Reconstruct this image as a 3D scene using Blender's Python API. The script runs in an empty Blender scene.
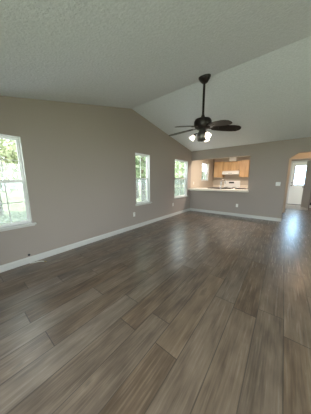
import bpy, bmesh, math, random
import numpy as np
from mathutils import Vector, Matrix
PI = math.pi
SC = bpy.context.scene
COL = SC.collection

# ------------------------------------------------------------------ camera
cam_d = bpy.data.cameras.new('camera')
cam = bpy.data.objects.new('camera', cam_d)
COL.objects.link(cam)
F_PX, YAW, PITCH, ROLL = 159.05, 0.6757, 0.1688, -0.0051
CAM = Vector((3.0744, -6.2108, 1.3065))
cam_d.sensor_fit = 'HORIZONTAL'
cam_d.sensor_width = 36.0
cam_d.lens = 36.0 * F_PX / 311.0
cam_d.clip_start = 0.05
_f = Vector((-math.sin(YAW) * math.cos(PITCH), math.cos(YAW) * math.cos(PITCH), -math.sin(PITCH)))
_r = Vector((math.cos(YAW), math.sin(YAW), 0))
_u = _r.cross(_f)
_r2 = _r * math.cos(ROLL) + _u * math.sin(ROLL)
_u2 = -_r * math.sin(ROLL) + _u * math.cos(ROLL)
cam.matrix_world = Matrix(((_r2.x, _u2.x, -_f.x, CAM.x), (_r2.y, _u2.y, -_f.y, CAM.y), (_r2.z, _u2.z, -_f.z, CAM.z), (0, 0, 0, 1)))
SC.camera = cam

# ------------------------------------------------------------------ sky, sun, lights, exposure
world = bpy.data.worlds.new('sky')
SC.world = world
world.use_nodes = True
_bg = world.node_tree.nodes['Background']
_bg.inputs['Color'].default_value = (0.86, 0.95, 1.0, 1)
_bg.inputs['Strength'].default_value = 3.9
# a hazy bright patch of sky on the street side (+Y)
_wn, _wl = world.node_tree.nodes, world.node_tree.links
_tc = _wn.new('ShaderNodeTexCoord')
_dot = _wn.new('ShaderNodeVectorMath')
_dot.operation = 'DOT_PRODUCT'
_dot.inputs[1].default_value = Vector((0.08, 1.0, 0.16)).normalized()
_wl.new(_tc.outputs['Generated'], _dot.inputs[0])
_mx = _wn.new('ShaderNodeMath')
_mx.operation = 'MAXIMUM'
_mx.inputs[1].default_value = 0.0
_wl.new(_dot.outputs['Value'], _mx.inputs[0])
_pw = _wn.new('ShaderNodeMath')
_pw.operation = 'POWER'
_pw.inputs[1].default_value = 10.0
_wl.new(_mx.outputs[0], _pw.inputs[0])
_st = _wn.new('ShaderNodeMath')
_st.operation = 'MULTIPLY_ADD'
_st.inputs[1].default_value = 7.5
_st.inputs[2].default_value = 3.9
_wl.new(_pw.outputs[0], _st.inputs[0])
_wl.new(_st.outputs[0], _bg.inputs['Strength'])

def lamp(name, kind, loc, energy, color=(1, 1, 1), rot=(0, 0, 0), **kw):
    d = bpy.data.lights.new(name, kind)
    d.energy = energy
    d.color = color
    for k, v in kw.items():
        setattr(d, k, v)
    o = bpy.data.objects.new(name, d)
    o.location = loc
    o.rotation_euler = rot
    COL.objects.link(o)
    return o

def portal(loc, rot, sx, sy):
    o = lamp('window_portal', 'AREA', loc, 1, rot=rot, shape='RECTANGLE', size=sx, size_y=sy)
    o.data.cycles.is_portal = True

lamp('sun', 'SUN', (10, 0, 20), 9.0, (1.0, 0.96, 0.90), (0, math.radians(20), 0), angle=0.01)   # comes over the roof from the right
lamp('patio_fill_light', 'AREA', (3.1, -8.3, 1.15), 48, (0.93, 0.97, 1.0), (math.radians(96), 0, 0), shape='RECTANGLE', size=3.6, size_y=2.4)      # added fill light, out of view, shining in through the sliding door
lamp('side_fill_light', 'AREA', (7.3, -3.6, 1.2), 14, (0.93, 0.97, 1.0), (0, math.radians(97), 0), shape='RECTANGLE', size=2.0, size_y=3.0)      # unseen fill lamp added outside the right wall's window
lamp('foyer_fill_light', 'AREA', (6.3, 3.4, 1.4), 30, (0.90, 0.96, 1.0), (0, math.radians(90), 0), shape='RECTANGLE', size=1.6, size_y=1.6)      # unseen fill lamp put in to brighten the foyer from the side
lamp('kitchen_ceiling_light', 'AREA', (1.5, 0.52, 2.42), 40, (1.0, 0.88, 0.75), (0, 0, 0), shape='RECTANGLE', size=0.9, size_y=0.3)
lamp('hall_ceiling_light', 'POINT', (3.85, 0.9, 2.25), 9, (1.0, 0.66, 0.38), shadow_soft_size=0.12)

SC.view_settings.view_transform = 'Standard'
SC.view_settings.look = 'None'
SC.view_settings.gamma = 1.0
SC.view_settings.exposure = 0.9
SC.view_settings.use_curve_mapping = False

# ------------------------------------------------------------------ materials
def nodes_of(m):
    return m.node_tree.nodes, m.node_tree.links

def mat(name, color, rough=0.5, metal=0.0, spec=0.5, bump=None, vary=None, emit=None):
    """principled material; bump = (scale, strength, distance), vary = (scale, amount)"""
    m = bpy.data.materials.new(name)
    m.use_nodes = True
    n, l = nodes_of(m)
    b = n['Principled BSDF']
    b.inputs['Base Color'].default_value = (*color, 1)
    b.inputs['Roughness'].default_value = rough
    b.inputs['Metallic'].default_value = metal
    b.inputs['Specular IOR Level'].default_value = spec
    tc = n.new('ShaderNodeTexCoord')
    if vary:
        nz = n.new('ShaderNodeTexNoise')
        nz.inputs['Scale'].default_value = vary[0]
        nz.inputs['Detail'].default_value = 3
        l.new(tc.outputs['Object'], nz.inputs['Vector'])
        mr = n.new('ShaderNodeMapRange')
        mr.inputs['From Min'].default_value = 0.3
        mr.inputs['From Max'].default_value = 0.7
        mr.inputs['To Min'].default_value = 1 - vary[1]
        mr.inputs['To Max'].default_value = 1 + vary[1]
        l.new(nz.outputs['Fac'], mr.inputs['Value'])
        hs = n.new('ShaderNodeHueSaturation')
        hs.inputs['Color'].default_value = (*color, 1)
        l.new(mr.outputs['Result'], hs.inputs['Value'])
        l.new(hs.outputs['Color'], b.inputs['Base Color'])
    if bump:
        nb = n.new('ShaderNodeTexNoise')
        nb.inputs['Scale'].default_value = bump[0]
        nb.inputs['Detail'].default_value = 4
        nb.inputs['Roughness'].default_value = 0.6
        l.new(tc.outputs['Object'], nb.inputs['Vector'])
        bp = n.new('ShaderNodeBump')
        bp.inputs['Strength'].default_value = bump[1]
        bp.inputs['Distance'].default_value = bump[2]
        l.new(nb.outputs['Fac'], bp.inputs['Height'])
        l.new(bp.outputs['Normal'], b.inputs['Normal'])
    if emit:
        b.inputs['Emission Color'].default_value = (*emit[0], 1)
        b.inputs['Emission Strength'].default_value = emit[1]
    return m

def glass_mat(name, tint, gloss):
    m = bpy.data.materials.new(name)
    m.use_nodes = True
    n, l = nodes_of(m)
    n.remove(n['Principled BSDF'])
    t = n.new('ShaderNodeBsdfTransparent')
    t.inputs['Color'].default_value = (*tint, 1)
    g = n.new('ShaderNodeBsdfGlossy')
    g.inputs['Roughness'].default_value = 0.02
    mx = n.new('ShaderNodeMixShader')
    mx.inputs['Fac'].default_value = gloss
    l.new(t.outputs[0], mx.inputs[1])
    l.new(g.outputs[0], mx.inputs[2])
    l.new(mx.outputs[0], n['Material Output'].inputs['Surface'])
    return m

def screen_mat():
    m = bpy.data.materials.new('insect_screen')
    m.use_nodes = True
    n, l = nodes_of(m)
    n.remove(n['Principled BSDF'])
    t = n.new('ShaderNodeBsdfTransparent')
    d = n.new('ShaderNodeBsdfDiffuse')
    d.inputs['Color'].default_value = (0.16, 0.175, 0.175, 1)
    tl = n.new('ShaderNodeBsdfTranslucent')
    tl.inputs['Color'].default_value = (0.16, 0.175, 0.175, 1)
    ad = n.new('ShaderNodeAddShader')
    mx = n.new('ShaderNodeMixShader')
    mx.inputs['Fac'].default_value = 0.45
    l.new(d.outputs[0], ad.inputs[0])
    l.new(tl.outputs[0], ad.inputs[1])
    l.new(t.outputs[0], mx.inputs[1])
    l.new(ad.outputs[0], mx.inputs[2])
    l.new(mx.outputs[0], n['Material Output'].inputs['Surface'])
    return m

def leaf_mat(name, c1, c2):
    m = bpy.data.materials.new(name)
    m.use_nodes = True
    n, l = nodes_of(m)
    n.remove(n['Principled BSDF'])
    tc = n.new('ShaderNodeTexCoord')
    nz = n.new('ShaderNodeTexNoise')
    nz.inputs['Scale'].default_value = 2.5
    l.new(tc.outputs['Object'], nz.inputs['Vector'])
    r = n.new('ShaderNodeValToRGB')
    r.color_ramp.elements[0].position = 0.35
    r.color_ramp.elements[1].position = 0.65
    r.color_ramp.elements[0].color = (*c1, 1)
    r.color_ramp.elements[1].color = (*c2, 1)
    l.new(nz.outputs['Fac'], r.inputs['Fac'])
    d = n.new('ShaderNodeBsdfDiffuse')
    t = n.new('ShaderNodeBsdfTranslucent')
    mx = n.new('ShaderNodeMixShader')
    mx.inputs['Fac'].default_value = 0.45
    for s in (d, t):
        l.new(r.outputs['Color'], s.inputs['Color'])
    l.new(d.outputs[0], mx.inputs[1])
    l.new(t.outputs[0], mx.inputs[2])
    l.new(mx.outputs[0], n['Material Output'].inputs['Surface'])
    return m

def plank_mat():
    """grey-brown vinyl planks 0.204 m wide, 1.22 m long, laid along Y with random staggering"""
    m = bpy.data.materials.new('vinyl_planks')
    m.use_nodes = True
    n, l = nodes_of(m)
    b = n['Principled BSDF']
    tc = n.new('ShaderNodeTexCoord')
    sp = n.new('ShaderNodeSeparateXYZ')
    l.new(tc.outputs['Object'], sp.inputs[0])

    def M(op, a, bb=None, c=None):
        k = n.new('ShaderNodeMath')
        k.operation = op
        for i, v in enumerate((a, bb, c)):
            if v is None:
                continue
            if isinstance(v, (int, float)):
                k.inputs[i].default_value = v
            else:
                l.new(v, k.inputs[i])
        return k.outputs[0]
    W, L = 0.204, 1.22
    xs = M('DIVIDE', M('ADD', sp.outputs['X'], -2.384 + 20 * W), W)
    row = M('FLOOR', xs)
    fx = M('FRACT', xs)
    wn = n.new('ShaderNodeTexWhiteNoise')
    wn.noise_dimensions = '1D'
    l.new(row, wn.inputs['W'])
    ys = M('ADD', M('DIVIDE', M('ADD', sp.outputs['Y'], 20.0), L), wn.outputs['Value'])
    colm = M('FLOOR', ys)
    fy = M('FRACT', ys)
    cb = n.new('ShaderNodeCombineXYZ')
    l.new(row, cb.inputs[0])
    l.new(colm, cb.inputs[1])
    wid = n.new('ShaderNodeTexWhiteNoise')
    wid.noise_dimensions = '3D'
    l.new(cb.outputs[0], wid.inputs['Vector'])
    # grain: noise stretched along the plank, shifted per plank
    gv = n.new('ShaderNodeCombineXYZ')
    l.new(M('MULTIPLY', sp.outputs['X'], 75.0), gv.inputs[0])
    l.new(M('MULTIPLY', sp.outputs['Y'], 3.2), gv.inputs[1])
    l.new(M('MULTIPLY', wid.outputs['Value'], 37.0), gv.inputs[2])
    gn = n.new('ShaderNodeTexNoise')
    gn.inputs['Scale'].default_value = 1.0
    gn.inputs['Detail'].default_value = 4
    gn.inputs['Roughness'].default_value = 0.55
    gn.inputs['Distortion'].default_value = 0.4
    l.new(gv.outputs[0], gn.inputs['Vector'])
    kv = n.new('ShaderNodeCombineXYZ')       # broad cathedral blotches and knots
    l.new(M('MULTIPLY', sp.outputs['X'], 12.0), kv.inputs[0])
    l.new(M('MULTIPLY', sp.outputs['Y'], 3.4), kv.inputs[1])
    l.new(M('MULTIPLY', wid.outputs['Value'], 91.0), kv.inputs[2])
    kn = n.new('ShaderNodeTexNoise')
    kn.inputs['Scale'].default_value = 1.0
    kn.inputs['Detail'].default_value = 3
    l.new(kv.outputs[0], kn.inputs['Vector'])
    rp = n.new('ShaderNodeValToRGB')
    e = rp.color_ramp.elements
    e[0].position, e[0].color = 0.30, (*PLANK[0], 1)
    e[1].position, e[1].color = 0.74, (*PLANK[2], 1)
    k = e.new(0.5)
    k.color = (*PLANK[1], 1)
    mixv = M('ADD', M('MULTIPLY', gn.outputs['Fac'], 0.65), M('MULTIPLY', kn.outputs['Fac'], 0.35))
    mixv = M('ADD', mixv, M('MULTIPLY', M('SUBTRACT', wid.outputs['Value'], 0.5), 0.21))
    l.new(mixv, rp.inputs['Fac'])
    # dark knots
    kr = M('MINIMUM', M('MAXIMUM', M('MULTIPLY', M('SUBTRACT', kn.outputs['Fac'], 0.655), 11.0), 0.0), 1.0)
    # seams
    ex = M('MINIMUM', fx, M('SUBTRACT', 1.0, fx))
    ey = M('MINIMUM', fy, M('SUBTRACT', 1.0, fy))
    sx = M('LESS_THAN', ex, 0.0035 / W)
    sy = M('LESS_THAN', ey, 0.0032 / L)
    dark = M('MAXIMUM', M('MAXIMUM', M('MULTIPLY', sx, 0.62), M('MULTIPLY', sy, 0.75)), M('MULTIPLY', kr, 0.45))
    mx = n.new('ShaderNodeMix')
    mx.data_type = 'RGBA'
    l.new(dark, mx.inputs['Factor'])
    mx.inputs['B'].default_value = (0.022, 0.017, 0.013, 1)
    wh = n.new('ShaderNodeTexWhiteNoise')
    wh.noise_dimensions = '3D'
    av = n.new('ShaderNodeVectorMath')
    av.operation = 'ADD'
    av.inputs[1].default_value = (3.3, 7.7, 1.9)
    l.new(cb.outputs[0], av.inputs[0])
    l.new(av.outputs[0], wh.inputs['Vector'])
    hs = n.new('ShaderNodeHueSaturation')
    l.new(M('ADD', M('MULTIPLY', wh.outputs['Value'], 0.34), 0.86), hs.inputs['Saturation'])
    l.new(M('ADD', M('MULTIPLY', kn.outputs['Fac'], 0.8), 0.46), hs.inputs['Value'])
    l.new(rp.outputs['Color'], hs.inputs['Color'])
    l.new(hs.outputs['Color'], mx.inputs['A'])
    l.new(mx.outputs['Result'], b.inputs['Base Color'])
    l.new(M('ADD', M('MULTIPLY', gn.outputs['Fac'], 0.12), 0.20), b.inputs['Roughness'])
    b.inputs['Specular IOR Level'].default_value = 0.16
    b.inputs['Coat Weight'].default_value = 1.0
    b.inputs['Coat Roughness'].default_value = 0.40
    bp = n.new('ShaderNodeBump')
    bp.inputs['Strength'].default_value = 0.2
    bp.inputs['Distance'].default_value = 0.0008
    ev = n.new('ShaderNodeCombineXYZ')       # fine embossed grain running along the plank
    l.new(M('MULTIPLY', sp.outputs['X'], 260.0), ev.inputs[0])
    l.new(M('MULTIPLY', sp.outputs['Y'], 14.0), ev.inputs[1])
    en = n.new('ShaderNodeTexNoise')
    en.inputs['Scale'].default_value = 1.0
    en.inputs['Detail'].default_value = 2
    l.new(ev.outputs[0], en.inputs['Vector'])
    l.new(M('SUBTRACT', en.outputs['Fac'], M('MAXIMUM', sx, sy)), bp.inputs['Height'])
    l.new(bp.outputs['Normal'], b.inputs['Normal'])
    return m

def wood_mat(name, c1, c2, rough=0.4):
    m = bpy.data.materials.new(name)
    m.use_nodes = True
    n, l = nodes_of(m)
    b = n['Principled BSDF']
    tc = n.new('ShaderNodeTexCoord')
    mp = n.new('ShaderNodeMapping')
    mp.inputs['Scale'].default_value = (22, 22, 2.5)
    l.new(tc.outputs['Object'], mp.inputs['Vector'])
    nz = n.new('ShaderNodeTexNoise')
    nz.inputs['Scale'].default_value = 1.0
    nz.inputs['Detail'].default_value = 5
    l.new(mp.outputs['Vector'], nz.inputs['Vector'])
    r = n.new('ShaderNodeValToRGB')
    r.color_ramp.elements[0].position, r.color_ramp.elements[0].color = 0.3, (*c1, 1)
    r.color_ramp.elements[1].position, r.color_ramp.elements[1].color = 0.7, (*c2, 1)
    l.new(nz.outputs['Fac'], r.inputs['Fac'])
    l.new(r.outputs['Color'], b.inputs['Base Color'])
    b.inputs['Roughness'].default_value = rough
    return m

def tile_mat():
    m = bpy.data.materials.new('foyer_tile')
    m.use_nodes = True
    n, l = nodes_of(m)
    b = n['Principled BSDF']
    tc = n.new('ShaderNodeTexCoord')
    br = n.new('ShaderNodeTexBrick')
    br.offset = 0.0
    br.inputs['Scale'].default_value = 1.0
    br.inputs['Brick Width'].default_value = 0.33
    br.inputs['Row Height'].default_value = 0.33
    br.inputs['Mortar Size'].default_value = 0.006
    br.inputs['Color1'].default_value = (0.56, 0.50, 0.42, 1)
    br.inputs['Color2'].default_value = (0.52, 0.46, 0.39, 1)
    br.inputs['Mortar'].default_value = (0.34, 0.31, 0.27, 1)
    l.new(tc.outputs['Object'], br.inputs['Vector'])
    l.new(br.outputs['Color'], b.inputs['Base Color'])
    b.inputs['Roughness'].default_value = 0.35
    return m

PLANK = ((0.105, 0.073, 0.052), (0.172, 0.126, 0.093), (0.225, 0.173, 0.132))
WALL = mat('greige_wall_paint', (0.350, 0.297, 0.266), 0.75, bump=(90, 0.12, 0.002))
KWALL = mat('tan_kitchen_paint', (0.52, 0.45, 0.37), 0.7, bump=(90, 0.1, 0.002))
CEIL = mat('textured_ceiling', (0.66, 0.68, 0.71), 0.9, bump=(42, 0.7, 0.010), vary=(45, 0.06))
TRIM = mat('white_trim_paint', (0.58, 0.565, 0.54), 0.4)
VINYL = mat('white_vinyl', (0.80, 0.80, 0.78), 0.4)
FLOOR = plank_mat()
TILE = tile_mat()
GLASS = glass_mat('window_glass', (0.95, 0.97, 0.96), 0.05)
SCREEN = screen_mat()
BRONZE = mat('dark_bronze', (0.018, 0.013, 0.011), 0.35, 0.4)
PEWTER = mat('aged_pewter', (0.10, 0.095, 0.09), 0.35, 0.6)
BLADE = wood_mat('dark_walnut_blade', (0.006, 0.0045, 0.004), (0.013, 0.009, 0.007), 0.42)
BLADE.node_tree.nodes['Principled BSDF'].inputs['Specular IOR Level'].default_value = 0.3
SHADE = mat('lit_frosted_glass', (0.9, 0.86, 0.78), 0.4, emit=((1.0, 0.88, 0.70), 1.6))
BULB = mat('glowing_bulb', (1, 0.95, 0.85), 0.4, emit=((1.0, 0.88, 0.68), 14.0))
OAK = wood_mat('honey_oak', (0.50, 0.29, 0.13), (0.66, 0.42, 0.21), 0.42)
LAMINATE = mat('cream_laminate', (0.74, 0.66, 0.57), 0.35, vary=(120, 0.05))
APPL = mat('white_enamel', (0.82, 0.80, 0.77), 0.3)
BLACK = mat('black_plastic', (0.014, 0.014, 0.015), 0.4)
DARKSINK = mat('dark_composite', (0.035, 0.030, 0.028), 0.45)
CHROME = mat('chrome', (0.55, 0.55, 0.56), 0.18, 1.0)
BRASS = mat('brushed_brass', (0.45, 0.33, 0.16), 0.3, 1.0)
PLATE = mat('white_plate', (0.78, 0.76, 0.72), 0.4)
SLOT = mat('dark_slot', (0.05, 0.05, 0.05), 0.5)
DOORW = mat('white_door_paint', (0.80, 0.78, 0.72), 0.4)
DOORG = mat('greige_door_paint', (0.60, 0.56, 0.50), 0.5)
DOORGLASS = glass_mat('blue_tinted_door_glass', (0.68, 0.84, 0.97), 0.05)
GRASS = mat('lawn_grass', (0.22, 0.25, 0.13), 0.9, vary=(3, 0.35), bump=(30, 0.8, 0.05))
BOUNCE = mat('pale_bounce_surface', (0.56, 0.58, 0.62), 0.9, vary=(2, 0.08))  # pale surface of the added strip that bounces daylight indoors
BARK = mat('tree_bark', (0.16, 0.12, 0.09), 0.9, vary=(6, 0.3))
LEAF1 = leaf_mat('green_leaves', (0.21, 0.27, 0.155), (0.38, 0.43, 0.29))
LEAF2 = leaf_mat('yellow_green_leaves', (0.24, 0.275, 0.15), (0.40, 0.42, 0.28))

# ------------------------------------------------------------------ mesh helpers
class MB:
    def __init__(self):
        self.bm = bmesh.new()

    def box(self, x0, x1, y0, y1, z0, z1, bev=0.0):
        r = bmesh.ops.create_cube(self.bm, size=1.0)
        vs = r['verts']
        for v in vs:
            v.co = Vector((x0 + (v.co.x + .5) * (x1 - x0), y0 + (v.co.y + .5) * (y1 - y0), z0 + (v.co.z + .5) * (z1 - z0)))
        if bev:
            es = list({e for v in vs for e in v.link_edges})
            bmesh.ops.bevel(self.bm, geom=es, offset=bev, segments=2, affect='EDGES', profile=0.5)
        return self

    def lathe(self, prof, seg=24, M=None):
        """prof: (radius, z) pairs turned about Z, then moved by M"""
        rings = []
        for r, z in prof:
            ring = []
            for i in range(seg):
                a = 2 * PI * i / seg
                p = Vector((r * math.cos(a), r * math.sin(a), z))
                ring.append(self.bm.verts.new(M @ p if M else p))
            rings.append(ring)
        for a, b in zip(rings, rings[1:]):
            for i in range(seg):
                j = (i + 1) % seg
                self.bm.faces.new((a[i], a[j], b[j], b[i]))
        if prof[0][0] > 1e-4:
            self.bm.faces.new(rings[0][::-1])
        if prof[-1][0] > 1e-4:
            self.bm.faces.new(rings[-1])
        return self

    def tube(self, pts, r, seg=10):
        pts = [Vector(p) for p in pts]
        rs = r if isinstance(r, (list, tuple)) else [r] * len(pts)
        prev = None
        rings = []
        for i, p in enumerate(pts):
            d = (pts[min(i + 1, len(pts) - 1)] - pts[max(i - 1, 0)]).normalized()
            if prev is None:
                a = d.orthogonal().normalized()
            else:
                a = (prev - d * prev.dot(d)).normalized()
            prev = a
            b = d.cross(a)
            rings.append([self.bm.verts.new(p + (a * math.cos(2 * PI * k / seg) + b * math.sin(2 * PI * k / seg)) * rs[i]) for k in range(seg)])
        for a, b in zip(rings, rings[1:]):
            for k in range(seg):
                j = (k + 1) % seg
                self.bm.faces.new((a[k], a[j], b[j], b[k]))
        self.bm.faces.new(rings[0][::-1])
        self.bm.faces.new(rings[-1])
        return self

    def prism(self, poly, h, fn):
        """poly of (u,v), extruded 0..h, mapped by fn(u,v,t)"""
        a = [self.bm.verts.new(fn(u, v, 0)) for u, v in poly]
        b = [self.bm.verts.new(fn(u, v, h)) for u, v in poly]
        k = len(poly)
        self.bm.faces.new(a[::-1])
        self.bm.faces.new(b)
        for i in range(k):
            j = (i + 1) % k
            self.bm.faces.new((a[i], a[j], b[j], b[i]))
        return self

    def slab(self, us, vs, holes, th, fn):
        """a sheet u0..u1 x v0..v1 with rectangular holes, thickness th, mapped by fn(u,v,t)"""
        U = sorted({us[0], us[1], *[h[0] for h in holes], *[h[1] for h in holes]})
        V = sorted({vs[0], vs[1], *[h[2] for h in holes], *[h[3] for h in holes]})
        cache = {}

        def vert(i, j, t):
            k = (i, j, t)
            if k not in cache:
                cache[k] = self.bm.verts.new(fn(U[i], V[j], th * t))
            return cache[k]

        def solid(i, j):
            if i < 0 or j < 0 or i >= len(U) - 1 or j >= len(V) - 1:
                return False
            u, v = (U[i] + U[i + 1]) / 2, (V[j] + V[j + 1]) / 2
            return not any(h[0] < u < h[1] and h[2] < v < h[3] for h in holes)
        for i in range(len(U) - 1):
            for j in range(len(V) - 1):
                if not solid(i, j):
                    continue
                for t in (0, 1):
                    self.bm.faces.new((vert(i, j, t), vert(i + 1, j, t), vert(i + 1, j + 1, t), vert(i, j + 1, t)))
                for di, dj, e in ((-1, 0, ((0, 0), (0, 1))), (1, 0, ((1, 0), (1, 1))), (0, -1, ((0, 0), (1, 0))), (0, 1, ((0, 1), (1, 1)))):
                    if not solid(i + di, j + dj):
                        (a, b), (c, d) = e
                        self.bm.faces.new((vert(i + a, j + b, 0), vert(i + c, j + d, 0), vert(i + c, j + d, 1), vert(i + a, j + b, 1)))
        return self

    def done(self, name, material, parent=None, loc=None, smooth=False, kind=None):
        bmesh.ops.recalc_face_normals(self.bm, faces=self.bm.faces)
        me = bpy.data.meshes.new(name)
        self.bm.to_mesh(me)
        self.bm.free()
        me.materials.append(material)
        if smooth:
            for p in me.polygons:
                p.use_smooth = True
            me.set_sharp_from_angle(angle=math.radians(40))
        o = bpy.data.objects.new(name, me)
        COL.objects.link(o)
        if parent:
            o.parent = parent
        if loc:
            o.location = loc
        if kind:
            o['kind'] = kind
        return o

def tag(o, label, cat, group=None):
    o['label'] = label
    o['category'] = cat
    if group:
        o['group'] = group
    return o

def thing(name, label, cat, loc=(0, 0, 0), rotz=0.0, group=None):
    o = bpy.data.objects.new(name, None)
    o.empty_display_size = 0.1
    COL.objects.link(o)
    o.location = loc
    o.rotation_euler = (0, 0, rotz)
    return tag(o, label, cat, group)

def struct_root(name, loc=(0, 0, 0)):
    o = bpy.data.objects.new(name, None)
    COL.objects.link(o)
    o.location = loc
    o['kind'] = 'structure'
    return o

def fx(x0, s=1):            # wall in a plane of constant x: u = y, v = z
    return lambda u, v, t: Vector((x0 + s * t, u, v))

def fy(y0, s=1):            # wall in a plane of constant y: u = x, v = z
    return lambda u, v, t: Vector((u, y0 + s * t, v))

def fz(z0, s=1):            # sheet in a plane of constant z: u = x, v = y
    return lambda u, v, t: Vector((u, v, z0 + s * t))

# ------------------------------------------------------------------ the rooms
H, RIDGE_Y, RIDGE_Z = 2.44, -3.283, 3.013
NEAR_Y, RIGHT_X = -7.0, 6.2
S_NEAR = 0.2457
NEAR_Z = RIDGE_Z - S_NEAR * (RIDGE_Y - NEAR_Y)
T = 0.13                     # wall thickness
KY = 2.70                    # kitchen back wall
HX0, HX1 = 3.12, 4.30        # doorway / hall
FDY = 4.70                   # front door plane

#            y0     y1     z0    z1   of each window hole in the left wall
WINS = [(-6.00, -5.52, 0.640, 1.935),
        (-3.200, -2.630, 0.655, 2.005),
        (-1.270, -0.310, 0.660, 2.025),
        (1.13, 1.97, 1.265, 2.095)]

w = MB()
w.slab((NEAR_Y, 0.0), (0.0, NEAR_Z), [h for h in WINS[:3]], T, fx(0, -1))
w.prism([(NEAR_Y, NEAR_Z), (0.0, NEAR_Z), (0.0, H), (RIDGE_Y, RIDGE_Z)], T, fx(0, -1))
w.done('wall_left', WALL, kind='structure')
MB().slab((0.0, KY + T), (0.0, H), [WINS[3]], T, fx(0, -1)).done('wall_kitchen_left', KWALL, kind='structure')

# back wall of the living room with the serving opening and the doorway
w = MB()
w.slab((0.0, RIGHT_X), (0.0, H), [(0.0, 2.12, 0.88, 2.088), (HX0, HX1, 0.0, 2.05)], 0.12, fy(0, 1))
w.prism([(HX0, 1.905), (HX0 + 0.20, 2.05), (HX0, 2.05)], 0.12, fy(0, 1))
w.prism([(HX1, 1.905), (HX1, 2.05), (HX1 - 0.20, 2.05)], 0.12, fy(0, 1))
w.done('wall_back', WALL, kind='structure')
MB().slab((NEAR_Y, 0.12), (0.0, 3.05), [(-5.0, -2.2, 0.6, 2.1)], T, fx(RIGHT_X, 1)).done('wall_right', WALL, kind='structure')
SLIDER = (1.6, 4.6, 0.03, 2.0)
MB().slab((0.0, RIGHT_X), (0.0, NEAR_Z), [SLIDER], T, fy(NEAR_Y, -1)).done('wall_near', WALL, kind='structure')

c = MB()
c.prism([(0.0, H), (0.0, H + 0.15), (RIDGE_Y, RIDGE_Z + 0.15), (RIDGE_Y, RIDGE_Z)], RIGHT_X + 2 * T, lambda u, v, t: Vector((t - T, u, v)))
c.prism([(RIDGE_Y, RIDGE_Z), (RIDGE_Y, RIDGE_Z + 0.15), (NEAR_Y - T, NEAR_Z - S_NEAR * T + 0.15), (NEAR_Y - T, NEAR_Z - S_NEAR * T)], RIGHT_X + 2 * T, lambda u, v, t: Vector((t - T, u, v)))
c.done('ceiling', CEIL, kind='structure')
MB().box(-T, RIGHT_X + T, 0.0, FDY + 0.2, H, H + 0.15).done('ceiling_kitchen', KWALL, kind='structure')

MB().box(-T, RIGHT_X + T, NEAR_Y - T, 3.0, -0.12, 0.0).done('floor', FLOOR, kind='structure')
MB().box(-T, RIGHT_X + T, 3.0, FDY + 0.2, -0.12, 0.0).done('floor_foyer', TILE, kind='structure')

# kitchen and hall shell
MB().box(0.0, 3.12, KY, KY + T, 0.0, H).done('wall_kitchen_back', KWALL, kind='structure')
MB().box(3.0, HX0, 0.12, KY, 0.0, H).done('wall_kitchen_right', KWALL, kind='structure')
w = MB()                      # partition with the second, square opening
w.slab((HX0, 5.6), (0.0, H), [(HX0 + 0.085, HX1 + 0.4, 0.0, 2.045)], 0.12, fy(1.80, 1))
w.done('wall_hall', KWALL, kind='structure')
MB().box(HX1 + 0.4, HX1 + 0.5, 0.12, 1.80, 0.0, H).done('wall_hall_right', WALL, kind='structure')
MB().box(HX0, HX0 + 0.08, 1.92, FDY, 0.0, H).done('wall_foyer_left', WALL, kind='structure')
MB().slab((1.80, FDY), (0.0, H), [(2.6, 4.2, 0.6, 2.1)], 0.12, fx(5.6, 1)).done('wall_foyer_right', WALL, kind='structure')  # side opening added, out of view, for the foyer fill light
FD = (3.32, 4.19, 0.0, 2.13)
MB().slab((HX0, 5.72), (0.0, H), [(FD[0] - .02, FD[1] + .02, 0.0, FD[3] + .02)], 0.14, fy(FDY, 1)).done('wall_front', WALL, kind='structure')

# baseboards
def baseboard(name, a, b, fn):
    MB().prism([(0, 0), (0.016, 0), (0.016, 0.080), (0.006, 0.100), (0, 0.100)], b - a, fn).done(name, TRIM, kind='structure')
baseboard('baseboard_left', NEAR_Y, 0.0, lambda u, v, t: Vector((u, NEAR_Y + t, v)))
baseboard('baseboard_back', 0.016, HX0, lambda u, v, t: Vector((0.016 + t, -u, v)))
baseboard('baseboard_back_right', HX1, RIGHT_X, lambda u, v, t: Vector((HX1 + t, -u, v)))
baseboard('baseboard_right', NEAR_Y, -0.016, lambda u, v, t: Vector((RIGHT_X - u, NEAR_Y + t, v)))

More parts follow.
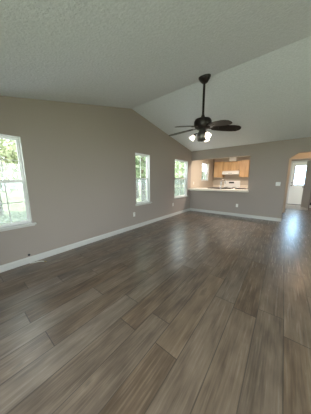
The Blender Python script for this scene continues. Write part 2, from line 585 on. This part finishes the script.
# ------------------------------------------------------------------ windows
def build_window(n, y0, y1, z0, z1, cols, sill=True, screen=True):
    root = struct_root('window_%d' % n, (0, y0, z0))
    wd, ht = y1 - y0, z1 - z0
    def part(name, mb, m, par=root):
        o = mb.done(name, m, par)
        o['kind'] = 'structure'
        return o
    XO, XI = -0.118, -0.062      # frame depth in the wall
    f = 0.022
    part('window_frame', MB().slab((0, wd), (0, ht), [(f, wd - f, f, ht - f)], XI - XO, fx(XO, 1)), VINYL)
    mid = ht * 0.505
    sash = 0.020
    up = part('sash', MB().slab((f, wd - f), (mid - 0.012, ht - f), [(f + sash, wd - f - sash, mid + 0.022, ht - f - sash)], 0.022, fx(-0.108, 1)), VINYL)
    lo = part('sash', MB().slab((f, wd - f), (f, mid + 0.018), [(f + sash, wd - f - sash, f + sash, mid - 0.016)], 0.022, fx(-0.085, 1)), VINYL)
    for s, xx, a, b in ((up, -0.097, mid + 0.022, ht - f - sash), (lo, -0.074, f + sash, mid - 0.016)):
        part('pane', MB().box(xx - 0.002, xx + 0.002, f + sash, wd - f - sash, a, b), GLASS, s)
        g = MB()
        iw = wd - 2 * (f + sash)
        for k in range(1, cols):
            yy = f + sash + iw * k / cols
            g.box(xx - 0.006, xx + 0.006, yy - 0.006, yy + 0.006, a, b)
        zz = (a + b) / 2
        g.box(xx - 0.006, xx + 0.006, f + sash, wd - f - sash, zz - 0.006, zz + 0.006)
        part('muntin', g, VINYL, s)
    if screen:
        part('insect_screen', MB().box(-0.1165, -0.1150, f, wd - f, f, mid), SCREEN)
    if sill:
        part('window_sill', MB().box(-0.06, 0.045, -0.045, wd + 0.045, -0.024, 0.0, 0.006).box(0.0, 0.010, -0.03, wd + 0.03, -0.045, -0.024), TRIM)
    else:
        part('window_sill', MB().box(-0.06, 0.02, -0.03, wd + 0.03, -0.025, 0.0, 0.004), TRIM)
    r = part('window_reveal', MB().slab((0.0, wd), (0.0, ht), [(0.004, wd - 0.004, 0.001, ht - 0.004)], 0.059, fx(-0.061, 1)), TRIM)
    portal((-0.15, (y0 + y1) / 2, (z0 + z1) / 2), (0, math.radians(-90), 0), ht, wd)
    return root

for i, (wi, cols) in enumerate(zip(WINS, (2, 2, 2, 2))):
    build_window(i + 1, *wi, cols, sill=(i < 3), screen=True)

# unseen sliding glass door behind the camera, added to let fill light in
sd = struct_root('added_door_3', (SLIDER[0], NEAR_Y, SLIDER[2]))
sw, sh = SLIDER[1] - SLIDER[0], SLIDER[3] - SLIDER[2]
o = MB().slab((0, sw), (0, sh), [(0.05, sw / 2 - .03, 0.07, sh - .05), (sw / 2 + .03, sw - .05, 0.07, sh - .05)], 0.06, fy(-0.03, -1)).done('door_frame', VINYL, sd)
MB().box(0.05, sw / 2 - .03, -.062, -.058, 0.07, sh - .05).done('pane', GLASS, sd)
MB().box(sw / 2 + .03, sw - .05, -.062, -.058, 0.07, sh - .05).done('pane', GLASS, sd)
portal((3.1, NEAR_Y - 0.16, 1.0), (math.radians(90), 0, 0), sw, sh)

# wide window put into the unseen right wall for the side fill light
rw = struct_root('window_5', (RIGHT_X, -5.0, 0.6))
MB().slab((0, 2.8), (0, 1.5), [(.04, 1.38, .04, 1.46), (1.42, 2.76, .04, 1.46)], 0.06, fx(0.05, 1)).done('window_frame', VINYL, rw)
MB().box(.078, .082, .04, 1.38, .04, 1.46).box(.078, .082, 1.42, 2.76, .04, 1.46).done('pane', GLASS, rw)
MB().box(-.04, .05, -.04, 2.84, -.028, 0, .005).done('window_sill', TRIM, rw)

# ------------------------------------------------------------------ front door
fd = struct_root('door_1', (FD[0], FDY, 0.0))
dw, dh = FD[1] - FD[0], FD[3]
MB().slab((-0.075, dw + 0.075), (0.0, dh + 0.075), [(-0.018, dw + 0.018, -0.1, dh + 0.018)], 0.025, fy(-0.004, -1)).done('door_casing', TRIM, fd)
MB().slab((-0.0199, dw + 0.0199), (0.0, dh + 0.0199), [(-0.002, dw + 0.002, -0.1, dh + 0.002)], 0.139, fy(0.0005, 1)).box(-0.019, 0.012, 0.066, 0.08, 0, dh).box(dw - .012, dw + 0.019, 0.066, 0.08, 0, dh).done('door_jamb', TRIM, fd)
GX0, GX1, GZ0, GZ1 = 0.125, dw - 0.125, 1.02, 1.975
MB().slab((0, dw), (0.025, dh), [(GX0, GX1, GZ0, GZ1)], 0.045, fy(0.02, 1)).done('door_slab', DOORW, fd)
g = MB().slab((GX0 - .025, GX1 + .025), (GZ0 - .025, GZ1 + .025), [(GX0 + .015, GX1 - .015, GZ0 + .015, GZ1 - .015)], 0.014, fy(0.02, -1)).done('glass_frame', DOORW, fd)
MB().box(GX0, GX1, 0.040, 0.045, GZ0, GZ1).done('pane', DOORGLASS, fd)
m = MB()
for k in (1, 2):
    xx = GX0 + (GX1 - GX0) * k / 3
    m.box(xx - .007, xx + .007, 0.034, 0.039, GZ0, GZ1)
    zz = GZ0 + (GZ1 - GZ0) * k / 3
    m.box(GX0, GX1, 0.034, 0.039, zz - .007, zz + .007)
m.done('muntin', BRASS, fd)
for a, b in ((0.11, dw / 2 - .04), (dw / 2 + .04, dw - .11)):
    MB().slab((a, b), (0.22, 0.90), [(a + .03, b - .03, 0.25, 0.87)], 0.012, fy(0.02, -1)).box(a + .05, b - .05, 0.012, 0.02, 0.27, 0.85, 0.003).done('door_panel', DOORW, fd)
RX = Matrix.Rotation(math.radians(90), 4, 'X')
k1 = MB().lathe([(0.032, 0), (0.032, .008), (0.013, .012), (0.013, .035), (0.027, .045), (0.027, .062), (0.012, .07)], 20, Matrix.Translation((0.055, 0.02, 0.985)) @ RX).done('door_knob', PEWTER, fd, smooth=True)
MB().lathe([(0.030, 0), (0.030, .012), (0.022, .022), (0.0, .023)], 20, Matrix.Translation((0.055, 0.02, 1.12)) @ RX).done('deadbolt', PEWTER, fd, smooth=True)
MB().box(-0.02, dw + .02, -0.04, 0.12, 0.0, 0.022).done('threshold', BRONZE, fd)
portal(((FD[0] + FD[1]) / 2, FDY + 0.2, 1.5), (math.radians(-90), 0, 0), GX1 - GX0, 1.0)

# second hall door, standing open
ang = math.atan2(3.88 - 3.19, 3.79 - 4.045)
d2 = struct_root('door_2', (4.045, 3.19, 0.0))
d2.rotation_euler = (0, 0, ang)
L2 = math.hypot(3.88 - 3.19, 3.79 - 4.045)
MB().box(0, L2, -0.035, 0.0, 0.02, 2.12, 0.003).done('door_slab', DOORG, d2)
for sgn, y in ((1, 0.0), (-1, -0.035)):
    MB().lathe([(0.030, 0), (0.030, .008), (0.013, .012), (0.013, .035), (0.027, .045), (0.027, .06), (0.0, .068)], 18, Matrix.Translation((L2 - .06, y, 0.95)) @ Matrix.Rotation(math.radians(-90 * sgn), 4, 'X')).done('door_knob', BRONZE, d2, smooth=True)
MB().box(3.985, 4.25, 2.90, 3.17, 0.0, H).done('wall_closet', WALL, kind='structure')

# ------------------------------------------------------------------ wall plates
def outlet(label, loc, rotz, group='wall outlets'):
    """plate lies in local XZ, faces local -Y"""
    t = thing('wall_outlet', label, 'outlet', loc, rotz, group)
    MB().box(-.036, .036, -.007, 0, -.058, .058, .003).done('cover_plate', PLATE, t)
    for zz in (.026, -.026):
        rc = MB().box(-.017, .017, -.010, -.006, zz - .015, zz + .015, .002).done('receptacle', PLATE, t)
        MB().box(-.008, -.005, -.0108, -.009, zz - .003, zz + .007).box(.005, .008, -.0108, -.009, zz - .003, zz + .007).done('slot', SLOT, rc)
    return t
outlet('white outlet low on the left wall, below the middle window', (0.0005, -3.30, 0.392), math.radians(90))
outlet('white outlet low on the left wall, below the window beside the far corner', (0.0005, -1.36, 0.420), math.radians(90))
outlet('white outlet on the grey back wall under the serving counter', (1.836, -0.0005, 0.388), 0)
outlet('small white outlet on the tan kitchen wall, just above the counter end', (0.0005, 0.28, 1.16), math.radians(90))
sw_ = thing('light_switch', 'white double switch plate on the back wall left of the doorway', 'light switch', (2.93, -0.0005, 1.163))
MB().box(-.058, .058, -.007, 0, -.058, .058, .003).done('cover_plate', PLATE, sw_)
for xx in (-.023, .023):
    MB().box(xx - .005, xx + .005, -.016, -.006, -.004, .012, .002).done('toggle', PLATE, sw_)
hall_o = thing('wall_outlet', 'white outlet with a black adapter low in the hall, at the right edge', 'outlet', (4.028, 2.8995, 0.24))
MB().box(-.036, .036, -.007, 0, -.11, .0, .003).done('cover_plate', PLATE, hall_o)
MB().box(-.035, .035, -.045, 0, .0, .11, .005).done('power_adapter', BLACK, hall_o)

jk = thing('cable_jack', 'tiny black cable jack just above the white baseboard, near the left window', 'cable jack', (0.0, -5.62, 0.135))
RY = Matrix.Rotation(math.radians(90), 4, 'Y')
MB().lathe([(0.017, 0), (0.017, 0.006), (0.012, 0.009), (0.0, 0.009)], 16, RY).done('jack_plate', BLACK, jk)
MB().lathe([(0.006, 0.009), (0.006, 0.022), (0.0, 0.022)], 12, RY).done('jack_pin', BRONZE, jk)
cb = thing('cable', 'short white cable lying on the floor by the baseboard near the left window', 'cable', (0.03, -5.60, 0.0))
MB().tube([(0.0, -0.03, 0.0045), (0.02, 0.0, 0.0045), (0.035, 0.05, 0.0045), (0.055, 0.09, 0.0045), (0.09, 0.12, 0.0045), (0.12, 0.135, 0.0045)], 0.0042, 8).done('cord', PLATE, cb, smooth=True)
MB().tube([(0.12, 0.135, 0.0065), (0.155, 0.15, 0.0065)], 0.0062, 10).done('connector', BRASS, cb, smooth=True)

# ------------------------------------------------------------------ kitchen
bar = MB().slab((0.001, 2.119), (0.0, 0.66), [(0.70, 1.52, 0.16, 0.57)], 0.075, fz(0.8802, 1)).done('serving_counter', LAMINATE)
tag(bar, 'long cream counter of the serving opening, with the sink set into it', 'counter')
MB().box(0.001, 2.17, -0.20, -0.0005, 0.8802, 0.9552, 0.010).done('front_edge', LAMINATE, bar)
bc = thing('base_cabinet', 'kitchen base cabinet hidden under the serving counter', 'cabinet', (0.0, 0.121, 0.0))
MB().box(0.001, 0.68, 0.0, 0.52, 0.0, 0.879).box(1.54, 2.119, 0.0, 0.52, 0.0, 0.879).box(0.68, 1.54, 0.0, 0.52, 0.0, 0.60).done('cabinet_body', OAK, bc)

sk = thing('kitchen_sink', 'dark sink with a raised rim set into the cream serving counter', 'sink', (1.11, 0.365, 0.9552))
MB().slab((-0.43, 0.43), (-0.22, 0.22), [(-.39, -.02, -.185, .185), (.02, .39, -.185, .185)], 0.030, fz(0.0006, 1)).done('sink_rim', DARKSINK, sk)
for s in (-1, 1):
    a, b = sorted((s * .022, s * .388))
    b_ = MB().slab((a, b), (-.183, .183), [(a + .012, b - .012, -.171, .171)], 0.19, fz(0.0, -1)).box(a, b, -.183, .183, -.20, -.19).done('sink_bowl', DARKSINK, sk)
fc = thing('faucet', 'chrome gooseneck kitchen faucet rising beside the dark sink', 'faucet', (1.21, 0.09, 0.9552))
MB().lathe([(.032, 0), (.032, .012), (.020, .03), (.018, .075)], 18).done('faucet_base', CHROME, fc, smooth=True)
arc = [(0, 0, .07), (0, 0, .24)] + [(0.09 * (1 - math.cos(a)) * .6, 0.09 * (1 - math.cos(a)) * .8, .24 + .10 * math.sin(a)) for a in [PI * k / 10 for k in range(1, 11)]] + [(.108, .144, .19)]
MB().tube(arc, .017, 10).done('spout', CHROME, fc, smooth=True)
MB().tube([(0.0, 0, .045), (-.05, 0, .06), (-.10, 0, .085)], [.009, .008, .006], 8).done('handle', CHROME, fc, smooth=True)
ty = thing('tray', 'flat dark tray lying on the right end of the serving counter', 'tray', (1.87, 0.30, 0.9552))
MB().box(-.185, .185, -.13, .13, 0.0005, .006).slab((-.185, .185), (-.13, .13), [(-.173, .173, -.118, .118)], .032, fz(0.0005, 1)).done('tray_body', DARKSINK, ty)

def raised_door(w_, h_):
    m_ = MB().slab((0, w_), (0, h_), [(.055, w_ - .055, .055, h_ - .055)], .020, fy(0, -1))
    m_.box(.05, w_ - .05, -.012, 0, .05, h_ - .05)
    m_.box(.075, w_ - .075, -.017, -.010, .075, h_ - .075, .004)
    return m_

def cabinet(label, x0, x1, z0, z1, nd, y0=2.39, y1=2.699, name='wall_cabinet', m=OAK, knob_low=True, group='oak wall cabinets'):
    t = thing(name, label, 'cabinet', (x0, y0, z0), 0, group)
    ww, hh = x1 - x0 - 0.002, z1 - z0
    MB().box(0.001, ww, 0, y1 - y0, 0, hh).done('cabinet_body', m, t)
    dw_ = (ww - .03 - (nd - 1) * .012) / nd
    for k in range(nd):
        xa = .015 + k * (dw_ + .012)
        d = raised_door(dw_, hh - .03).done('cabinet_door', m, t, (xa, -0.0005, .015))
        kx = dw_ - .03 if (k % 2 == 0 and nd == 2) or (nd == 1 and x0 > 1) is False else .03
        MB().lathe([(.006, 0), (.006, .012), (.013, .018), (.011, .026), (0, .027)], 12, Matrix.Translation((kx, -.02, .04 if knob_low else hh - .09)) @ RX).done('knob', BRONZE, d, smooth=True)
    return t
cabinet('honey oak wall cabinet in the corner, left of the range hood', 0.125, 0.60, 1.42, 2.20, 1)
cabinet('short two-door honey oak wall cabinet directly above the range hood', 0.60, 1.345, 1.722, 2.17, 2)
cabinet('narrow honey oak wall cabinet right of the range hood', 1.345, 1.735, 1.41, 2.20, 1)
bx = MB().box(0.86, 1.175, 2.36, 2.698, 2.2005, 2.41, 0.004).done('duct_box', APPL)
tag(bx, 'white duct box standing on top of the oak cabinets', 'duct box')
hd = thing('range_hood', 'white range hood under the short oak cabinet', 'range hood', (0.605, 2.699, 1.55))
MB().prism([(0, 0), (-.48, 0), (-.50, .03), (-.50, .075), (-.42, .171), (0, .171)], .748, lambda u, v, t: Vector((t, u, v))).done('hood_shell', APPL, hd)
MB().box(.08, .66, -.43, -.08, -.006, -.0005).done('grease_filter', BRONZE, hd)
for k in range(2):
    MB().box(.30 + k * .09, .35 + k * .09, -.508, -.5005, .04, .06).done('switch', BLACK, hd)

rg = thing('range', 'white freestanding kitchen range with dark display on its backguard', 'stove', (0.612, 2.04, 0.0))
MB().box(0, .752, 0.03, .655, 0.0, .90).done('oven_body', APPL, rg)
MB().box(-.001, .753, 0.0, .60, .90, .918, .004).done('cooktop', APPL, rg)
MB().prism([(.58, .918), (.655, .918), (.655, 1.245), (.61, 1.245), (.58, 1.19)], .752, lambda u, v, t: Vector((t, u, v))).done('backguard', APPL, rg)
MB().box(.24, .48, .571, .5795, 1.115, 1.19).done('display', BLACK, rg)
for k, xx in enumerate((.08, .16, .59, .67)):
    MB().lathe([(.022, 0), (.022, .004), (.016, .02), (0, .021)], 14, Matrix.Translation((xx, .579, 1.12)) @ RX).done('control_knob', APPL, rg, smooth=True)
for xx, yy, rr in ((.19, .16, .095), (.56, .16, .075), (.19, .43, .075), (.56, .43, .095)):
    pts = []
    for k in range(60):
        a = k / 60 * 3.5 * 2 * PI
        r_ = .02 + (rr - .02) * k / 60
        pts.append((xx + r_ * math.cos(a), yy + r_ * math.sin(a), .927))
    MB().tube(pts, .005, 6).done('burner', BLACK, rg)
dr = MB().box(.015, .737, 0.0, .028, .22, .84, .006).done('oven_door', APPL, rg)
MB().box(.14, .61, -.003, .001, .38, .68).done('door_glass', BLACK, dr)
MB().tube([(.10, 0, .77), (.10, -.04, .77), (.65, -.04, .77), (.65, 0, .77)], .010, 8).done('handle', APPL, dr)
MB().box(.015, .737, 0.0, .028, .03, .20, .006).done('drawer', APPL, rg)

for lab, xa, xb, nd in (('cream worktop in the kitchen corner, left of the white range', 0.001, 0.608, 1), ('cream worktop right of the white range', 1.368, 2.60, 2)):
    wt = MB().box(xa, xb, 2.05, 2.699, .876, .915, .004).box(xa, xb, 2.675, 2.699, .915, 1.02, .003).done('worktop', LAMINATE)
    tag(wt, lab, 'worktop', 'kitchen worktops')
cabinet('low oak base cabinet in the kitchen corner, left of the white range', 0.001, 0.608, 0.0, 0.875, 1, 2.09, 2.699, 'base_cabinet', OAK, False, 'oak base cabinets')
cabinet('low oak base cabinet right of the white range', 1.368, 2.60, 0.0, 0.875, 2, 2.09, 2.699, 'base_cabinet', OAK, False, 'oak base cabinets')

# ------------------------------------------------------------------ ceiling fan
FX, FY = 1.872, -3.398
ZC = RIDGE_Z - S_NEAR * (RIDGE_Y - FY)
fan = thing('ceiling_fan', 'dark bronze five-blade ceiling fan with lit glass shades hanging on a long rod', 'ceiling fan', (FX, FY, ZC))
def zl(z):
    return z - ZC
tilt = Matrix.Rotation(math.atan(S_NEAR), 4, 'X')
MB().lathe([(0.098, 0.0), (0.098, -0.018), (0.080, -0.050), (0.046, -0.090), (0.026, -0.102), (0.0, -0.102)], 28, tilt).done('canopy', BRONZE, fan, smooth=True)
MB().lathe([(0.019, -0.06), (0.019, zl(2.33))], 14).done('downrod', BRONZE, fan, smooth=True)
MB().lathe([(0.022, zl(2.40)), (0.030, zl(2.375)), (0.032, zl(2.345)), (0.085, zl(2.337)), (0.130, zl(2.322)), (0.146, zl(2.290)), (0.146, zl(2.235)), (0.125, zl(2.19)), (0.080, zl(2.165)), (0.0, zl(2.163))], 32).done('motor_housing', BRONZE, fan, smooth=True)
MB().lathe([(0.055, zl(2.164)), (0.060, zl(2.13)), (0.082, zl(2.105)), (0.090, zl(2.06)), (0.084, zl(2.02)), (0.062, zl(1.985)), (0.030, zl(1.968)), (0.0, zl(1.964))], 28).done('light_fitter', PEWTER, fan, smooth=True)
BL = [(36, 2.165, 0.655, 20), (115, 2.10, 0.62, 14), (189, 2.140, 0.640, 8), (254, 2.095, 0.63, 8), (332, 2.098, 0.62, 16)]
R0, Z0 = 0.165, 2.185
outline = [(0.0, -.050), (.06, -.060), (.20, -.074), (.34, -.078), (.41, -.068), (.455, -.040), (.470, 0.0), (.455, .040), (.41, .068), (.34, .078), (.20, .074), (.06, .060), (0.0, .050)]
for a, zt, rt, pt in BL:
    L_ = rt - R0
    droop = math.atan2(zt - Z0, L_)
    Mx = Matrix.Rotation(math.radians(a), 4, 'Z') @ Matrix.Translation((R0, 0, zl(Z0))) @ Matrix.Rotation(-droop, 4, 'Y') @ Matrix.Rotation(math.radians(-pt), 4, 'X')
    poly = [(u * L_ / .470, v) for u, v in outline]
    bl = MB().prism(poly, 0.006, lambda u, v, t: Mx @ Vector((u, v, t))).done('blade', BLADE, fan)
    Mi = Matrix.Rotation(math.radians(a), 4, 'Z')
    ir = MB()
    ir.prism([(-.075, -.016), (-.02, -.014), (.03, -.040), (.09, -.034), (.115, 0), (.09, .034), (.03, .040), (-.02, .014), (-.075, .016)], -0.006, lambda u, v, t: Mx @ Vector((u, v, t - .0005)))
    for u, v in ((.05, -.022), (.05, .022), (.09, 0)):
        ir.lathe([(.007, -.0065), (.005, -.010), (0, -.0105)], 8, Mx @ Matrix.Translation((u, v, 0)))
    ir.done('blade_iron', BRONZE, bl)
for a in (205, 325, 85):
    ar = math.radians(a)
    d = Vector((math.cos(ar), math.sin(ar), 0))
    tip = d * .128 + Vector((0, 0, zl(2.082)))
    MB().tube([d * .075 + Vector((0, 0, zl(2.10))), d * .108 + Vector((0, 0, zl(2.104))), tip], .011, 10).done('light_arm', BRONZE, fan, smooth=True)
    axis = (d * .62 + Vector((0, 0, -.78))).normalized()
    q = Vector((0, 0, 1)).rotation_difference(axis).to_matrix().to_4x4()
    Ms = Matrix.Translation(tip) @ q
    MB().lathe([(.020, -.015), (.026, 0), (.026, .022), (.014, .024)], 18, Ms).done('shade_holder', BRONZE, fan, smooth=True)
    sh_ = MB().lathe([(.024, .012), (.030, .026), (.038, .048), (.043, .068), (.050, .088), (.0475, .089), (.040, .068), (.035, .048), (.027, .027), (.021, .014)], 24, Ms).done('lamp_shade', SHADE, fan, smooth=True)
    MB().lathe([(.010, .024), (.011, .034), (.020, .050), (.021, .062), (.015, .075), (0, .080)], 16, Ms).done('bulb', BULB, sh_, smooth=True)

# ------------------------------------------------------------------ outside
MB().box(-4.2, -T - 0.01, -12, 12, -0.5, -0.44).done('bounce_strip_outside', BOUNCE, kind='structure')  # unseen pale strip, added to bounce daylight up to the ceiling
MB().box(-40, 46, -30, 50, -0.62, -0.50).done('ground_outside', GRASS, kind='structure')
rng = np.random.default_rng(7)

def leaf_cloud(blobs, n, size):
    """n leaf quads spread over the shells of ellipsoid blobs ((x,y,z),(rx,ry,rz))"""
    vol = np.array([r[0] * r[1] * r[2] for _, r in blobs])
    idx = rng.choice(len(blobs), n, p=vol / vol.sum())
    cen = np.array([b[0] for b in blobs])[idx]
    rad = np.array([b[1] for b in blobs])[idx]
    v = rng.normal(size=(n, 3))
    v /= np.linalg.norm(v, axis=1)[:, None]
    P = cen + v * rad * (rng.uniform(0.25, 1, n) ** 0.5)[:, None]
    a = rng.normal(size=(n, 3))
    a /= np.linalg.norm(a, axis=1)[:, None]
    b = np.cross(a, rng.normal(size=(n, 3)))
    b /= np.linalg.norm(b, axis=1)[:, None]
    s = rng.uniform(.6, 1.2, n)[:, None] * size
    V = np.stack([P - a * s, P + b * s * .45, P + a * s, P - b * s * .45], 1).reshape(-1, 3)
    Fc = np.arange(4 * n).reshape(-1, 4)
    return V, Fc

def crown_mesh(blobs, n, size, m):
    V, Fc = leaf_cloud(blobs, n, size)
    me = bpy.data.meshes.new('crown')
    me.from_pydata(V.tolist(), [], Fc.tolist())
    me.materials.append(m)
    return me

def trunk_mesh(h, r):
    mb = MB().tube([(0, 0, -0.1), (.03, .02, h * .3), (-.03, .05, h * .65), (.05, 0, h)], [r, r * .85, r * .65, r * .3], 10)
    for a in range(5):
        mb.tube([(0, .03, h * (.4 + .1 * a)), (.5 * math.cos(a * 2.2), .5 * math.sin(a * 2.2), h * (.55 + .1 * a)), (1.0 * math.cos(a * 2.2), 1.0 * math.sin(a * 2.2), h * (.65 + .1 * a))], [r * .4, r * .28, r * .1], 6)
    me = bpy.data.meshes.new('trunk')
    bmesh.ops.recalc_face_normals(mb.bm, faces=mb.bm.faces)
    mb.bm.to_mesh(me)
    mb.bm.free()
    me.materials.append(BARK)
    return me
TREE_BLOBS = [((0, 0, 2.6), (1.5, 1.5, 1.3)), ((.9, .4, 3.4), (1.1, 1.1, 1.0)), ((-.8, -.5, 3.6), (1.2, 1.1, 1.0)), ((.1, -.3, 4.5), (1.1, 1.1, .9)), ((-.3, .8, 2.2), (1.0, .9, .9)), ((.3, -.9, 1.9), (1.0, .9, .8))]
SHRUB_BLOBS = [((0, 0, .55), (.8, .8, .6)), ((.5, .3, .75), (.5, .5, .45)), ((-.4, -.35, .8), (.55, .5, .5)), ((0, .5, .5), (.6, .6, .5))]
crowns = [crown_mesh(TREE_BLOBS, 5200, .115, LEAF1), crown_mesh(TREE_BLOBS, 4200, .115, LEAF2)]
shrubs = [crown_mesh(SHRUB_BLOBS, 2600, .075, LEAF1), crown_mesh(SHRUB_BLOBS, 2600, .075, LEAF2)]
trunk = trunk_mesh(4.2, .13)
stem = trunk_mesh(.7, .035)

def plant(kind, k, label, x, y, rz, s, group):
    t = thing(kind, label, 'tree' if kind == 'leafy_tree' else 'shrub', (x, y, -0.5), rz, group)
    t.scale = (s, s, s)
    for nm, me in (('crown', crowns[k] if kind == 'leafy_tree' else shrubs[k]), ('trunk', trunk if kind == 'leafy_tree' else stem)):
        o = bpy.data.objects.new(nm, me)
        COL.objects.link(o)
        o.parent = t
PLANTS = [
    ('leafy_tree', 1, 'yellow-green tree filling the upper half of the nearest left window', -5.4, -5.3, 0.4, 1.0),
    ('shrub', 0, 'green shrub below the tree in the nearest left window', -2.4, -5.3, 1.9, 0.85),
    ('leafy_tree', 0, 'green tree seen through the middle window', -3.4, 0.75, 2.1, 1.25),
    ('shrub', 1, 'light green shrub at the bottom of the middle window', -1.7, -2.1, 0.6, 0.75),
    ('leafy_tree', 1, 'light green tree far behind the middle window', -8.4, 5.2, 3.0, 1.25),
    ('leafy_tree', 0, 'green tree seen through the window beside the far corner', -4.9, 7.9, 4.2, 0.95),
    ('shrub', 0, 'green shrub at the bottom of the window beside the far corner', -3.0, 4.7, 3.3, 1.2),
    ('leafy_tree', 0, 'distant green tree seen through the small kitchen window', -9.3, 22.0, 5.1, 0.9),
]
for kind, k, lab, x, y, rz, s in PLANTS:
    plant(kind, k, lab, x, y, rz, s, 'trees outside the windows' if kind == 'leafy_tree' else 'shrubs outside the windows')
